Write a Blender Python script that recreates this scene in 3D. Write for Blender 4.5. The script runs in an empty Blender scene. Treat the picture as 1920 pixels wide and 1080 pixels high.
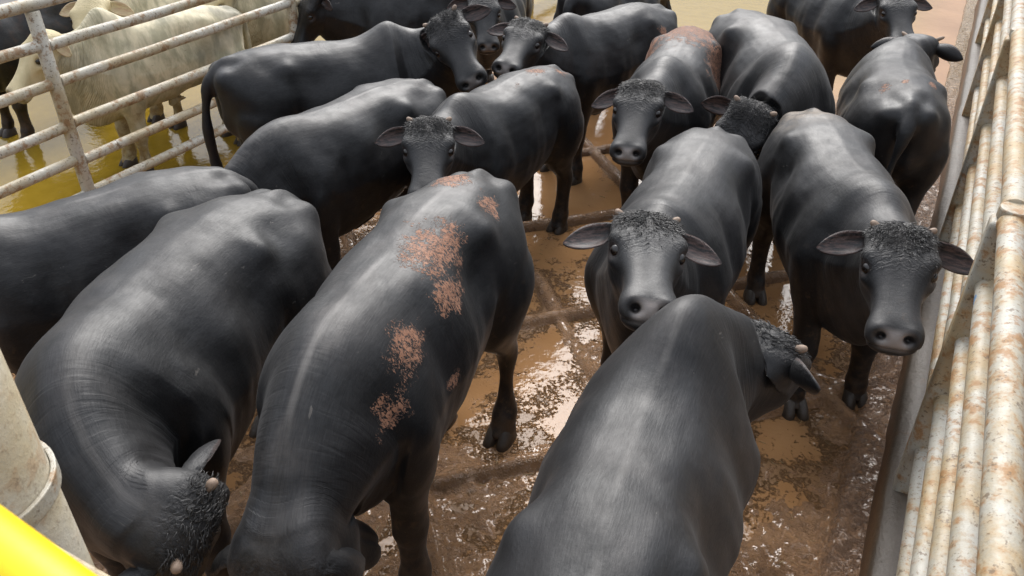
import bpy, bmesh, math, random
import numpy as np
from mathutils import Vector, Matrix, noise
from mathutils.bvhtree import BVHTree
from mathutils.kdtree import KDTree
R=math.radians
C=bpy.context.scene.collection

# ------------------------------------------------------------------ animal base mesh
HA=R(50)
HO=np.array([1.04,0,1.475])                       # poll
HU=np.array([math.cos(HA),0,-math.sin(HA)]); HV=np.array([math.sin(HA),0,math.cos(HA)]); HW=np.array([0,1.,0])
def hpt(u,v,w): return HO+HU*u+HV*v+HW*w
NSEG=40
def loft(rings,V,F):
    """rings: list of (N,3) loops; closed tube with capped ends"""
    b=len(V); n=len(rings[0])
    for r in rings: V.extend(map(tuple,r))
    for i in range(len(rings)-1):
        for k in range(n):
            a=b+i*n+k; c=b+i*n+(k+1)%n
            F.append((a,c,c+n,a+n))
    F.append(tuple(b+k for k in range(n))[::-1]); F.append(tuple(b+(len(rings)-1)*n+k for k in range(n)))
def sring(c,tilt,rt,rb,hw,p=.85,nt=0.,nb=0.,n=NSEG,y0=0.):
    t=np.arange(n)/n*2*math.pi; cs,sn=np.cos(t),np.sin(t)
    y=hw*np.sign(cs)*np.abs(cs)**p; s=np.sign(sn)*np.abs(sn)**p
    z=np.where(s>0,s*rt,s*rb)
    y=y*(1-nt*np.clip(s,0,1)-nb*np.clip(-s,0,1))
    up=np.array([-math.sin(tilt),0,math.cos(tilt)])
    return np.array([c[0],y0,c[1]])[None]+np.outer(y,[0,1,0])+np.outer(z,up)
def interp_rings(specs,m):
    """catmull-rom the ring parameters"""
    S=np.array(specs,float); out=[]
    n=len(S)
    for i in range(n-1):
        p0,p1,p2,p3=S[max(i-1,0)],S[i],S[i+1],S[min(i+2,n-1)]
        for k in range(m):
            t=k/m
            out.append(.5*((2*p1)+(-p0+p2)*t+(2*p0-5*p1+4*p2-p3)*t*t+(-p0+3*p1-3*p2+p3)*t**3))
    out.append(S[-1]); return out
def smoothstep(a,b,x):
    t=np.clip((x-a)/(b-a),0,1); return t*t*(3-2*t)

def build_base(voxel=.0105):
    pieces={}
    # trunk + neck: cx, cz, tilt, rt, rb, hw, p, nt, nb
    T=[(-.885,1.20,0,.10,.12,.07,.9,0,0),
       (-.87,1.18,0,.165,.22,.15,.9,0,0),
       (-.80,1.15,0,.245,.28,.235,.85,.05,0),
       (-.68,1.13,0,.305,.34,.30,.82,.06,0),
       (-.52,1.10,0,.355,.37,.325,.80,.08,.05),
       (-.36,1.08,0,.385,.39,.335,.78,.08,.08),
       (-.18,1.05,0,.405,.40,.345,.80,.12,.10),
       (.02,1.03,0,.415,.43,.370,.84,.16,.12),
       (.20,1.02,0,.425,.45,.372,.86,.20,.14),
       (.36,1.03,2,.425,.46,.350,.86,.26,.20),
       (.50,1.05,6,.415,.475,.315,.86,.32,.28),
       (.63,1.09,12,.375,.46,.265,.86,.32,.40),
       (.75,1.135,18,.325,.39,.220,.86,.28,.50),
       (.87,1.185,22,.275,.30,.180,.86,.22,.50),
       (.98,1.235,20,.225,.235,.150,.88,.16,.40),
       (1.06,1.27,12,.175,.19,.130,.9,.12,.3),
       (1.12,1.28,5,.13,.15,.10,.9,0,0)]
    V,F=[],[]
    loft([sring((r[0],r[1]),R(r[2]),r[3],r[4],r[5],r[6],r[7],r[8]) for r in interp_rings(T,5)],V,F)
    pieces['trunk']=(V,F)
    # head: u, vt, vb, hw, p, nt, nb
    Hd=[(-.085,-.09,-.19,.06,.9,0,0),(-.06,-.045,-.22,.105,.85,0,0),(-.02,-.005,-.25,.135,.8,0,.1),(.04,.018,-.285,.150,.75,.0,.25),
        (.12,.022,-.305,.152,.72,.0,.36),(.19,.017,-.31,.152,.72,.0,.42),(.25,.004,-.30,.144,.72,.03,.42),(.32,-.010,-.272,.119,.74,.06,.36),
        (.40,-.022,-.238,.104,.76,.06,.24),(.47,-.030,-.215,.099,.76,.05,.14),(.53,-.036,-.205,.110,.74,.03,.12),(.575,-.048,-.198,.113,.76,.02,.12),
        (.61,-.070,-.184,.102,.8,0,.1),(.628,-.10,-.16,.055,.9,0,0)]
    V,F=[],[]; rings=[]
    t=np.arange(NSEG)/NSEG*2*math.pi; cs,sn=np.cos(t),np.sin(t)
    for (u,vt,vb,hw,p,nt,nb) in interp_rings(Hd,5):
        u*=1.0; vt*=1.05; vb*=1.06; hw*=1.10
        s=np.sign(sn)*np.abs(sn)**p; y=hw*np.sign(cs)*np.abs(cs)**p
        mid=vt-.30*(vt-vb)
        v=np.where(s>0,mid+s*(vt-mid),mid+s*(mid-vb))
        y=y*(1-nt*np.clip(s,0,1)-nb*np.clip(-s,0,1))
        rings.append(HO[None]+HU[None]*u+np.outer(v,HV)+np.outer(y,HW))
    loft(rings,V,F); pieces['head']=(V,F)
    # legs: x, z, rx, ry, y
    FL=[(.40,1.16,.10,.07,.22),(.41,1.05,.16,.11,.225),(.42,.92,.165,.115,.22),(.43,.80,.135,.105,.21),(.43,.68,.10,.085,.20),(.43,.56,.078,.072,.195),
        (.435,.47,.073,.070,.195),(.44,.42,.074,.072,.195),(.44,.36,.060,.058,.195),(.44,.28,.054,.052,.195),(.44,.20,.058,.056,.195),(.445,.15,.069,.066,.195),(.455,.105,.064,.062,.195),(.465,.07,.072,.070,.195),(.467,.05,.07,.068,.195)]
    HL=[(-.60,1.18,.14,.06,.20),(-.58,1.06,.23,.12,.205),(-.56,.93,.24,.14,.205),(-.55,.82,.215,.135,.20),(-.585,.71,.155,.105,.195),(-.645,.61,.108,.080,.19),
        (-.70,.53,.090,.067,.19),(-.715,.47,.080,.064,.19),(-.70,.39,.062,.056,.19),(-.69,.30,.057,.051,.19),(-.68,.21,.060,.055,.19),(-.67,.155,.072,.066,.19),(-.65,.105,.066,.062,.19),(-.635,.07,.074,.070,.19),(-.633,.05,.072,.068,.19)]
    def leg(L,sy):
        V,F=[],[]; n=24; tt=np.arange(n)/n*2*math.pi; rings=[]
        for (x,z,rx,ry,y) in interp_rings(L,4)[::-1]:
            c=np.cos(tt); s=np.sin(tt)
            rings.append(np.stack([x+rx*np.sign(c)*np.abs(c)**.9,sy*(y+ry*np.sign(s)*np.abs(s)**.9),np.full(n,z)],1)[::int(sy)])
        loft(rings,V,F); return V,F
    for nm,L in (('F',FL),('H',HL)):
        for sy in (1,-1): pieces['leg%s%d'%(nm,sy)]=leg(L,sy)
    # tail
    TL=[(-.66,1.385,.045,.05),(-.77,1.375,.05,.055),(-.855,1.325,.046,.052),(-.925,1.24,.046,.056),(-.962,1.10,.036,.044),(-.972,.92,.028,.032),(-.970,.75,.025,.027),(-.965,.64,.032,.034),(-.96,.54,.040,.038),(-.955,.44,.03,.028),(-.95,.36,.012,.012)]
    V,F=[],[]; I=np.array(interp_rings(TL,5)); rings=[]; n=16; tt=np.arange(n)/n*2*math.pi
    for i,(x,z,a,b) in enumerate(I):
        d=I[min(i+1,len(I)-1),:2]-I[max(i-1,0),:2]; d/=np.linalg.norm(d)
        nx=np.array([-d[1],0,d[0]])
        rings.append(np.array([x,0,z])[None]+np.outer(np.cos(tt)*a,nx)+np.outer(np.sin(tt)*b,[0,1,0]))
    loft(rings,V,F); pieces['tail']=(V,F)
    # sheath
    V,F=[],[]; loft([sring((x,z),R(-30),a,a,b,.95,n=16) for x,z,a,b in ((.0,.66,.03,.03),(-.06,.62,.06,.05),(-.16,.60,.065,.05),(-.02,.53,.03,.026),(.0,.51,.012,.012))],V,F)
    pieces['sheath']=(V,F)
    allV,allF=[],[]; trees={}
    for k,(V,F) in pieces.items():
        b=len(allV); allV+=V; allF+=[tuple(i+b for i in f) for f in F]
        trees[k]=BVHTree.FromPolygons([Vector(v) for v in V],F)
    me=bpy.data.meshes.new('tmp'); me.from_pydata(allV,[],allF)
    bm=bmesh.new(); bm.from_mesh(me); bmesh.ops.recalc_face_normals(bm,faces=bm.faces); bm.to_mesh(me); bm.free()
    ob=bpy.data.objects.new('tmp',me); C.objects.link(ob)
    md=ob.modifiers.new('r','REMESH'); md.mode='VOXEL'; md.voxel_size=voxel; md.use_smooth_shade=True
    dg=bpy.context.evaluated_depsgraph_get(); m2=bpy.data.meshes.new_from_object(ob.evaluated_get(dg))
    bpy.data.objects.remove(ob)
    n=len(m2.vertices); P=np.empty(n*3); m2.vertices.foreach_get('co',P); P=P.reshape(-1,3)
    # keep only biggest component
    E=np.empty(len(m2.edges)*2,int); m2.edges.foreach_get('vertices',E); E=E.reshape(-1,2)
    deg=np.bincount(E.ravel(),minlength=n).astype(float)
    def lap(X):
        S=np.zeros_like(X)
        if X.ndim==1:
            S+=np.bincount(E[:,0],X[E[:,1]],n)+np.bincount(E[:,1],X[E[:,0]],n); return S/deg
        for k in range(X.shape[1]): S[:,k]=np.bincount(E[:,0],X[E[:,1],k],n)+np.bincount(E[:,1],X[E[:,0],k],n)
        return S/deg[:,None]
    # labels
    lab=np.empty(n,dtype=object)
    for i in range(n):
        p=Vector(P[i]); bd=9;
        for k,t in trees.items():
            d=t.find_nearest(p,.12)
            if d[0] is not None and d[3]<bd-1e-5: bd=d[3]; lab[i]=k
    W={}
    for k in ('legF1','legF-1','legH1','legH-1','head','tail','sheath'):
        W[k]=(lab==k).astype(float)
    # smooth the joins: more where different pieces meet
    mixm=np.zeros(n)
    for k in W:
        w=W[k].copy()
        for _ in range(10): w=lap(w)
        mixm=np.maximum(mixm,4*w*(1-w))
    mixm=np.clip(mixm*1.6,0,1)
    for it in range(40):
        L=lap(P)-P
        P+=.5*L*(mixm[:,None] if it>7 else np.maximum(mixm,.75)[:,None])
    for k in ('legF1','legF-1','legH1','legH-1'):
        for _ in range(45): W[k]=lap(W[k])
    for _ in range(14): W['head']=lap(W['head'])
    # normals helper
    def normals(P):
        m2.vertices.foreach_set('co',P.ravel()); m2.update()
        N=np.empty(n*3); m2.vertices.foreach_get('normal',N); return N.reshape(-1,3)
    N=normals(P)
    x,y,z=P.T; ay=np.abs(y)
    hc=np.stack([(P-HO)@HU,(P-HO)@HV,(P-HO)@HW],1)
    def g(c,r,a,sym=True,co=None):
        Q=P if co is None else co
        yy=np.abs(Q) if False else Q
        q=np.stack([Q[:,0]-c[0],(np.abs(Q[:,1]) if co is None else Q[:,1])-c[1],Q[:,2]-c[2]],1) if co is None else np.stack([Q[:,0]-c[0],Q[:,1]-c[1],np.abs(Q[:,2])-c[2]],1)
        r=np.array(r if hasattr(r,'__len__') else (r,)*3)
        return a*np.exp(-.5*((q/r)**2).sum(1))
    D=np.zeros(n)
    D+=g((.44,.30,1.02),(.11,.12,.20),.022)            # shoulder muscle
    D+=g((.46,.22,1.36),(.06,.1,.10),.012)             # blade top
    D-=g((.22,.36,1.18),(.06,.12,.22),.018)            # behind shoulder
    D-=g((.60,.28,1.12),(.05,.1,.20),.014)             # shoulder / neck crease
    D+=g((-.40,.29,1.385),(.055,.06,.05),.030)         # hooks
    D-=g((-.20,.33,1.25),(.09,.12,.10),.030)           # paralumbar hollow
    D+=g((-.83,.14,1.32),(.05,.05,.06),.022)           # pins
    D-=g((-.77,.10,1.43),(.06,.035,.05),.016)          # beside the tail head
    D-=g((-.62,.22,1.42),(.12,.06,.08),.012)
    D+=g((-.58,.34,1.05),(.16,.12,.18),.025)           # thigh
    D-=g((-.36,.36,.93),(.035,.14,.16),.026)           # flank fold
    D-=g((-.88,.0,.95),(.08,.03,.25),.020)*(W['tail']<.5) # cleft
    D+=g((-.05,.0,1.46),(.5,.03,.05),.0015)             # spine
    D-=g((-.05,.075,1.46),(.45,.04,.06),.002)
    D+=.0012*np.sin(x*58+z*8)*np.exp(-.5*(((x-.02)/.16)**2+((z-1.0)/.18)**2))*(ay>.2)
    hw=W['head']
    Hd=np.zeros(n)
    Hd+=g((.190,-.015,.145),(.045,.032,.03),.026,co=hc)      # brow
    Hd-=g((.238,-.056,.148),(.026,.02,.03),.022,co=hc)       # socket
    Hd+=g((.27,-.088,.145),(.04,.018,.03),.010,co=hc)      # under-eye ridge
    Hd-=g((.10,-.10,.15),(.05,.04,.04),.014,co=hc)
    Hd+=g((.21,-.20,.12),(.07,.06,.05),.022,co=hc)
    Hd-=g((.37,-.10,.10),(.06,.04,.04),.014,co=hc)
    Hd+=g((.580,-.070,.066),(.026,.024,.028),.018,co=hc)
    Hd-=g((.602,-.084,.058),(.015,.016,.017),.060,co=hc)     # nostril
    Hd-=np.exp(-.5*((hc[:,1]+.150-.12*(hc[:,0]-.5))/.006)**2)*smoothstep(.40,.46,hc[:,0])*.010
    Hd-=g((.30,.0,.0),(.12,.05,.03),.006,co=hc)
    Hd+=g((.0,.01,.0),(.05,.05,.07),.016,co=hc)
    D=D*(1-hw)+Hd*hw
    P=P+N*(D*(1.45-.45*hw))[:,None]
    P+=.3*(lap(P)-P)
    # loose-skin wrinkles on dewlap/neck sides
    # chain parameter
    m2.vertices.foreach_set('co',P.ravel()); m2.update()
    return m2,P,W,hc

def ear_geom(sy,L=.255,Wd=.064):
    V,F=[],[]; nl,ncs=14,12
    base=hpt(.035,-.075,sy*.137)
    ed=HW*sy*.95-HU*.05-HV*.10; ed/=np.linalg.norm(ed)      # along the ear
    fd=HV*.75+HU*.45; fd-=ed*(fd@ed); fd/=np.linalg.norm(fd) # opening faces this way
    wd=np.cross(ed,fd)
    rings=[]
    for i in range(nl+1):
        l=i/nl
        a=Wd*(.50+.50*math.sin(min(l/.5,1)*math.pi/2) if l<.5 else max(math.cos((l-.5)/.5*math.pi/2),0)**.62)
        a=max(a,.006); cup=.055*(1-l*.75)
        th=.011*(1-.5*l)+.012*max(0,1-l*4)
        ring=[]
        for k in range(ncs):
            c=-1+2*k/(ncs-1); ring.append((c,-1))
        for k in range(1,ncs-1):
            c=1-2*k/(ncs-1); ring.append((c,1))
        pts=[]
        for c,side in ring:
            sag=-cup*(1-c*c)*(a/Wd)
            e=math.sqrt(max(1-c*c,0))
            pts.append(base+ed*(L*l-.02)+wd*(c*a)+fd*(sag+side*th*(.35+.65*e)+.02*l*l)+HU*.03*l*l-HV*.02*l*l)
        rings.append(np.array(pts))
    loft(rings if sy>0 else [r[::-1] for r in rings],V,F)
    return V,F,base

def with_ears(m2):
    a=bpy.data.objects.new('a',m2); C.objects.link(a)
    V,F=[],[]
    for sy in (1,-1):
        v,f,_=ear_geom(sy); b=len(V); V+=[tuple(q) for q in v]; F+=[tuple(i+b for i in q) for q in f]
    me=bpy.data.meshes.new('e'); me.from_pydata(V,[],F)
    bm=bmesh.new(); bm.from_mesh(me); bmesh.ops.recalc_face_normals(bm,faces=bm.faces); bm.to_mesh(me); bm.free()
    b=bpy.data.objects.new('b',me); C.objects.link(b)
    md=a.modifiers.new('b','BOOLEAN'); md.operation='UNION'; md.object=b; md.solver='EXACT'
    dg=bpy.context.evaluated_depsgraph_get(); m3=bpy.data.meshes.new_from_object(a.evaluated_get(dg))
    bpy.data.objects.remove(a); bpy.data.objects.remove(b)
    return m3
HA=R(50)
HO=np.array([1.04,0,1.475]); HU=np.array([math.cos(HA),0,-math.sin(HA)]); HV=np.array([math.sin(HA),0,math.cos(HA)]); HW=np.array([0,1.,0])
def hpt(u,v,w): return HO+HU*u+HV*v+HW*w
SJ=np.array([-.45,-.25,-.05,.12,.28,.42,.52,.61,.70,.79,.88,.97,1.06,1.16])
ZJ=np.interp(SJ,[-.45,.3,.5,.75,.98,1.1],[1.15,1.15,1.17,1.23,1.32,1.34])
BENDW=np.array([1,1,1,1,1,0,0,0,0,0,0,0,0,0])/5.
NECKW=np.array([0,0,0,0,0,.6,1,1,1,1,1,.8,0,0])/6.4
HEADW=np.array([0,0,0,0,0,0,0,0,0,0,0,.2,.8,0])
def rz(a): c,s=math.cos(a),math.sin(a); return np.array([[c,-s,0],[s,c,0],[0,0,1.]])
def rp(a): c,s=math.cos(a),math.sin(a); return np.array([[c,0,-s],[0,1,0],[s,0,c]])   # + = nose up
def raxis(ax,a):
    x,y,z=ax; c,s=math.cos(a),math.sin(a); K=np.array([[0,-z,y],[z,0,-x],[-y,x,0]]); return np.eye(3)+s*K+(1-c)*K@K
def chain(bend,ny,npch,hy,hp,hr):
    M=np.eye(3); t=np.zeros(3); out=[(M,t)]   # transform before first joint
    Ts=[]
    for j in range(len(SJ)):
        c=np.array([SJ[j],0,ZJ[j]])
        r=rz(bend*BENDW[j]+ny*NECKW[j]+hy*HEADW[j])@rp(npch*NECKW[j]+hp*HEADW[j])
        if HEADW[j]>0: r=r@raxis(HU,hr*HEADW[j])
        M2=M@r; t=t+M@c-M2@c; M=M2; Ts.append((M,t))
    return Ts
def apply_chain(Ts,P,s):
    Ms=np.array([np.eye(3)]+[a for a,_ in Ts]); ts=np.array([np.zeros(3)]+[b for _,b in Ts])
    # between joints interpolate; joint j is fully on half a step after SJ[j]
    knots=np.concatenate([[SJ[0]-.1],.5*(SJ[:-1]+SJ[1:]),[SJ[-1]+.02]])
    i=np.clip(np.searchsorted(knots,s)-1,0,len(knots)-2)
    f=np.clip((s-knots[i])/(knots[i+1]-knots[i]),0,1)
    A=np.einsum('nij,nj->ni',Ms[i],P)+ts[i]; B=np.einsum('nij,nj->ni',Ms[i+1],P)+ts[i+1]
    return A*(1-f[:,None])+B*f[:,None]
# ------------------------------------------------------------------ materials
class NT:
    def __init__(s,name):
        s.m=bpy.data.materials.new(name); s.m.use_nodes=True; s.t=s.m.node_tree; s.n=s.t.nodes; s.l=s.t.links
        s.b=s.n['Principled BSDF']
    def link(s,a,b): s.l.new(a,b)
    def _in(s,sock,v):
        if hasattr(v,'is_linked') or hasattr(v,'links'): s.l.new(v,sock)
        else: sock.default_value=v
    def math(s,op,a,b=0.,c=None,clamp=False):
        n=s.n.new('ShaderNodeMath'); n.operation=op; n.use_clamp=clamp; s._in(n.inputs[0],a); s._in(n.inputs[1],b)
        if c is not None: s._in(n.inputs[2],c)
        return n.outputs[0]
    def vm(s,op,a,b=None,scale=None):
        n=s.n.new('ShaderNodeVectorMath'); n.operation=op; s._in(n.inputs[0],a)
        if b is not None: s._in(n.inputs[1],b)
        if scale is not None: s._in(n.inputs['Scale'],scale)
        return n.outputs['Value'] if op in('LENGTH','DISTANCE','DOT_PRODUCT') else n.outputs[0]
    def attr(s,name):
        n=s.n.new('ShaderNodeAttribute'); n.attribute_name=name; return n.outputs['Vector']
    def obj(s):
        return s.n.new('ShaderNodeTexCoord').outputs['Object']
    def sep(s,v):
        n=s.n.new('ShaderNodeSeparateXYZ'); s._in(n.inputs[0],v); return n.outputs
    def comb(s,x,y,z):
        n=s.n.new('ShaderNodeCombineXYZ'); s._in(n.inputs[0],x); s._in(n.inputs[1],y); s._in(n.inputs[2],z); return n.outputs[0]
    def noise(s,v,scale,detail=3,rough=.55,dist=0.,color=False):
        n=s.n.new('ShaderNodeTexNoise'); s._in(n.inputs['Vector'],v); n.inputs['Scale'].default_value=scale; n.inputs['Detail'].default_value=detail; n.inputs['Roughness'].default_value=rough; n.inputs['Distortion'].default_value=dist
        return n.outputs['Color' if color else 'Fac']
    def voro(s,v,scale,feature='F1',rand=1.):
        n=s.n.new('ShaderNodeTexVoronoi'); n.feature=feature; s._in(n.inputs['Vector'],v); n.inputs['Scale'].default_value=scale; n.inputs['Randomness'].default_value=rand; return n.outputs['Distance']
    def wave(s,v,scale,dist=2.,det=2,dscale=1.,axis='X'):
        n=s.n.new('ShaderNodeTexWave'); n.bands_direction=axis; s._in(n.inputs['Vector'],v); n.inputs['Scale'].default_value=scale; n.inputs['Distortion'].default_value=dist; n.inputs['Detail'].default_value=det; n.inputs['Detail Scale'].default_value=dscale
        return n.outputs['Fac']
    def ramp(s,x,a,b,lo=0.,hi=1.):
        n=s.n.new('ShaderNodeMapRange'); n.interpolation_type='SMOOTHSTEP'; s._in(n.inputs[0],x); n.inputs[1].default_value=a; n.inputs[2].default_value=b; n.inputs[3].default_value=lo; n.inputs[4].default_value=hi; return n.outputs[0]
    def mix(s,f,a,b):
        n=s.n.new('ShaderNodeMix'); n.data_type='RGBA'; s._in(n.inputs[0],f); s._in(n.inputs[6],a); s._in(n.inputs[7],b); return n.outputs[2]
    def bump(s,h,strength,dist,norm=None):
        n=s.n.new('ShaderNodeBump'); s._in(n.inputs['Height'],h); n.inputs['Strength'].default_value=strength; n.inputs['Distance'].default_value=dist
        if norm is not None: s.l.new(norm,n.inputs['Normal'])
        return n.outputs[0]
    def set(s,**k):
        for a,v in k.items(): s._in(s.b.inputs[a.replace('_',' ')],v)
def c4(r,g,b): return (r,g,b,1.)
def coat(name,spots=(),seed=0.,dust=.35,base=(.0042,.0042,.0046),white=False,rump_dust=0.,brown=0.,muzzle=(.15,.13,.118),fullpink=0.):
    t=NT(name); rest=t.attr('rest'); hc=t.attr('hc'); m=t.sep(t.attr('msk')); head,inner,s=m[0],m[1],m[2]
    rs=t.vm('ADD',rest,(seed*3.7,seed*1.3,seed*2.1)); x,y,z=t.sep(rest)[:3]; u,v,w=t.sep(hc)[:3]
    ay=t.math('ABSOLUTE',y)
    big=t.noise(rs,3.,3); mid=t.noise(rs,11.,4); fine=t.noise(t.vm('MULTIPLY',rs,(22,210,210)),1.,2); speck=t.noise(rs,70.,3,.7)
    if not white:
        col=t.mix(t.ramp(big,.35,.7),c4(*base),c4(base[0]*1.9,base[1]*1.75,base[2]*1.7))
        if brown: col=t.mix(t.math('MULTIPLY',t.ramp(mid,.45,.75),brown),col,c4(.035,.018,.010))
        # dry dust along the top line
        top=t.math('MULTIPLY',t.ramp(z,1.30,1.46),t.math('MULTIPLY',t.ramp(ay,.24,.02),t.ramp(t.noise(rs,6.,4,.65),.40,.68)))
        col=t.mix(t.math('MULTIPLY',top,dust),col,c4(.062,.056,.052))
        spine=t.math('MULTIPLY',t.ramp(ay,.022,.004),t.math('MULTIPLY',t.ramp(z,1.38,1.43),t.ramp(t.noise(rs,4.,2),.42,.6)))
        col=t.mix(t.math('MULTIPLY',spine,dust*.9),col,c4(.12,.112,.104))
        col=t.mix(t.math('MULTIPLY',t.ramp(speck,.70,.76),.25),col,c4(.09,.08,.066))
        if rump_dust:
            d=t.math('MULTIPLY',t.ramp(x,-.40,-.75),t.math('MULTIPLY',t.ramp(z,1.25,1.42),t.ramp(t.noise(rs,9.,5,.7),.34,.6)))
            col=t.mix(t.math('MULTIPLY',d,rump_dust),col,c4(.17,.13,.09))
    else:
        streak=t.noise(t.vm('MULTIPLY',rs,(8,3.6,3.0)),1.,5,.65,.4)
        col=t.mix(t.ramp(streak,.34,.66),c4(.34,.315,.21),c4(.64,.57,.40))
        hump=t.math('MULTIPLY',t.ramp(big,.40,.66),t.math('MULTIPLY',t.ramp(x,-.9,-.2,.75,.35),t.ramp(z,.6,1.1)))
        col=t.mix(t.math('MULTIPLY',hump,.8),col,c4(.17,.17,.155))
        nk=t.math('MULTIPLY',t.math('MULTIPLY',t.ramp(x,.55,.7),t.ramp(x,1.05,.9)),t.ramp(t.wave(t.comb(s,t.math('MULTIPLY',z,.3),0.),26.,6.,3,2.),.35,.8))
        col=t.mix(t.math('MULTIPLY',nk,.45),col,c4(.26,.22,.12))
        col=t.mix(t.math('MULTIPLY',head,.55),col,c4(.56,.45,.24))
        low=t.ramp(z,.95,.25); col=t.mix(t.math('MULTIPLY',low,t.ramp(mid,.3,.7)),col,c4(.36,.25,.09))
    sc=t.noise(t.vm('ADD',t.vm('MULTIPLY',rs,(5,30,26)),t.vm('SCALE',t.noise(rs,4.,2,color=True),scale=6.)),1.,3,.6)
    col=t.mix(t.math('MULTIPLY',t.math('MULTIPLY',t.ramp(sc,.70,.745),t.ramp(t.noise(rs,2.7,2),.46,.60)),.7),col,c4(.10,.090,.080) if not white else c4(.2,.16,.1))
    spl=t.math('MULTIPLY',t.ramp(t.math('ADD',t.math('MULTIPLY',t.noise(rs,26.,4,.7),.6),t.math('MULTIPLY',t.noise(rs,5.,3,.6),.4)),.565,.62),t.ramp(z,1.25,.75))
    col=t.mix(t.math('MULTIPLY',spl,.45),col,c4(.075,.045,.024) if not white else c4(.20,.13,.05))
    # scaly bare patches
    msk=None
    for (cx,cy,cz,r,sx) in spots:
        d=t.vm('LENGTH',t.vm('MULTIPLY',t.vm('SUBTRACT',rest,(cx,cy,cz)),(1./(r*sx),1./r,1./r)))
        d=t.math('ADD',d,t.math('MULTIPLY',t.math('SUBTRACT',t.noise(rs,14.,3,.6),.5),2.2))
        k=t.ramp(d,1.25,.35); msk=k if msk is None else t.math('MAXIMUM',msk,k)
    if msk is not None:
        flake=t.noise(t.vm('MULTIPLY',rs,(110,62,62)),1.,3,.65,1.2)
        msk=t.math('MULTIPLY',t.ramp(t.math('ADD',flake,t.math('MULTIPLY',msk,.20)),.60,.70),t.ramp(msk,.02,.30)); pc=t.mix(t.noise(rs,45.,2),c4(.19,.078,.042),c4(.44,.225,.135))
        col=t.mix(t.math('MULTIPLY',msk,.82),col,pc)
    # mud on the legs and belly
    mud=t.math('MULTIPLY',t.ramp(z,.70,.10),t.ramp(t.noise(rs,13.,5,.65),.36,.64))
    col=t.mix(t.math('MULTIPLY',mud,.75),col,c4(.066,.039,.021) if not white else c4(.20,.12,.045))
    # ears, muzzle, eye rims
    hair=t.noise(t.vm('MULTIPLY',hc,(90,90,14)),1.,3)
    col=t.mix(t.math('MULTIPLY',inner,t.ramp(hair,.3,.8)),col,c4(.10,.06,.05) if not white else c4(.40,.25,.17))
    nose=t.math('MULTIPLY',t.math('MULTIPLY',t.math('MULTIPLY',t.ramp(t.math('ADD',u,t.math('MULTIPLY',v,-.15)),.572,.615),t.ramp(v,-.158,-.115)),t.ramp(t.math('ABSOLUTE',w),.085,.035)),head)
    snout=t.math('MULTIPLY',t.ramp(u,.54,.60),head); col=t.mix(t.math('MULTIPLY',snout,.5),col,c4(.035,.032,.030))
    nd=t.vm('DISTANCE',t.comb(u,v,t.math('ABSOLUTE',w)),(.592,-.086,.057)); hole=t.math('MULTIPLY',t.ramp(nd,.030,.016),head)
    col=t.mix(nose,col,c4(*muzzle)); col=t.mix(hole,col,c4(.004,.003,.003))  # grey nose pad; paler muzzle values paint its wet shine into the colour
    eyed=t.vm('DISTANCE',t.comb(u,v,t.math('ABSOLUTE',w)),(.234,-.056,.150)); col=t.mix(t.math('MULTIPLY',t.math('MULTIPLY',t.ramp(eyed,.055,.03),head),.6),col,c4(.035,.023,.02) if not white else c4(.12,.09,.06))
    t.set(Base_Color=col,Sheen_Weight=.04,Coat_Weight=.08,Coat_Roughness=.32,Sheen_Roughness=.45)
    rough=t.ramp(t.math('ADD',t.math('MULTIPLY',mid,.5),t.math('MULTIPLY',big,.5)),.3,.7,.43,.60)
    rough=t.math('ADD',rough,t.math('MULTIPLY',nose,-.25))
    if msk is not None: rough=t.math('ADD',rough,t.math('MULTIPLY',msk,.3))
    if white: rough=t.math('ADD',rough,.2)
    t.set(Roughness=rough,Specular_IOR_Level=t.math('MULTIPLY',t.ramp(t.math('ADD',t.math('MULTIPLY',fine,.6),t.math('MULTIPLY',t.noise(rs,5.,4,.65),.6)),.40,.80,.28,.46),1. if not white else .55))
    # relief: hair, folds of the neck, curls on the forehead
    curlm=t.math('MULTIPLY',t.math('MULTIPLY',head,t.ramp(t.math('ADD',u,t.math('MULTIPLY',t.math('SUBTRACT',mid,.5),.2)),.34,.06)),t.ramp(v,-.13,-.02))
    hv=t.vm('ADD',hc,t.vm('SCALE',t.vm('SUBTRACT',t.noise(hc,16.,2,color=True),(.5,.5,.5)),scale=.05))
    aw=t.math('ABSOLUTE',w); hx=t.sep(hv); cu=t.math('SUBTRACT',hx[0],t.math('MULTIPLY',t.math('ABSOLUTE',hx[2]),.55))
    curl=t.math('ADD',t.wave(t.comb(cu,t.math('MULTIPLY',hx[2],.45),0.),13.,9.,3,2.2),t.math('MULTIPLY',t.noise(hv,48.,4,.7,1.6),3.2))
    curl=t.math('SUBTRACT',curl,t.math('MULTIPLY',t.ramp(aw,.014,.0),.8))
    fold=t.math('MULTIPLY',t.math('MULTIPLY',t.ramp(s,.36,.66),t.math('SUBTRACT',1.,head)),t.ramp(t.noise(rs,3.4,3),.34,.66))
    folds=t.ramp(t.noise(t.comb(t.math('MULTIPLY',s,34.),t.math('MULTIPLY',z,4.),t.math('MULTIPLY',y,5.)),1.,2,.5,.6),.36,.60)
    folds2=t.noise(t.comb(t.math('MULTIPLY',s,85.),t.math('MULTIPLY',z,9.),t.math('MULTIPLY',y,9.)),1.,2,.5,.5)
    h=t.math('MULTIPLY',t.math('ADD',folds,t.math('MULTIPLY',folds2,.6)),t.math('MULTIPLY',fold,.0014 if not white else .008))
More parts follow.
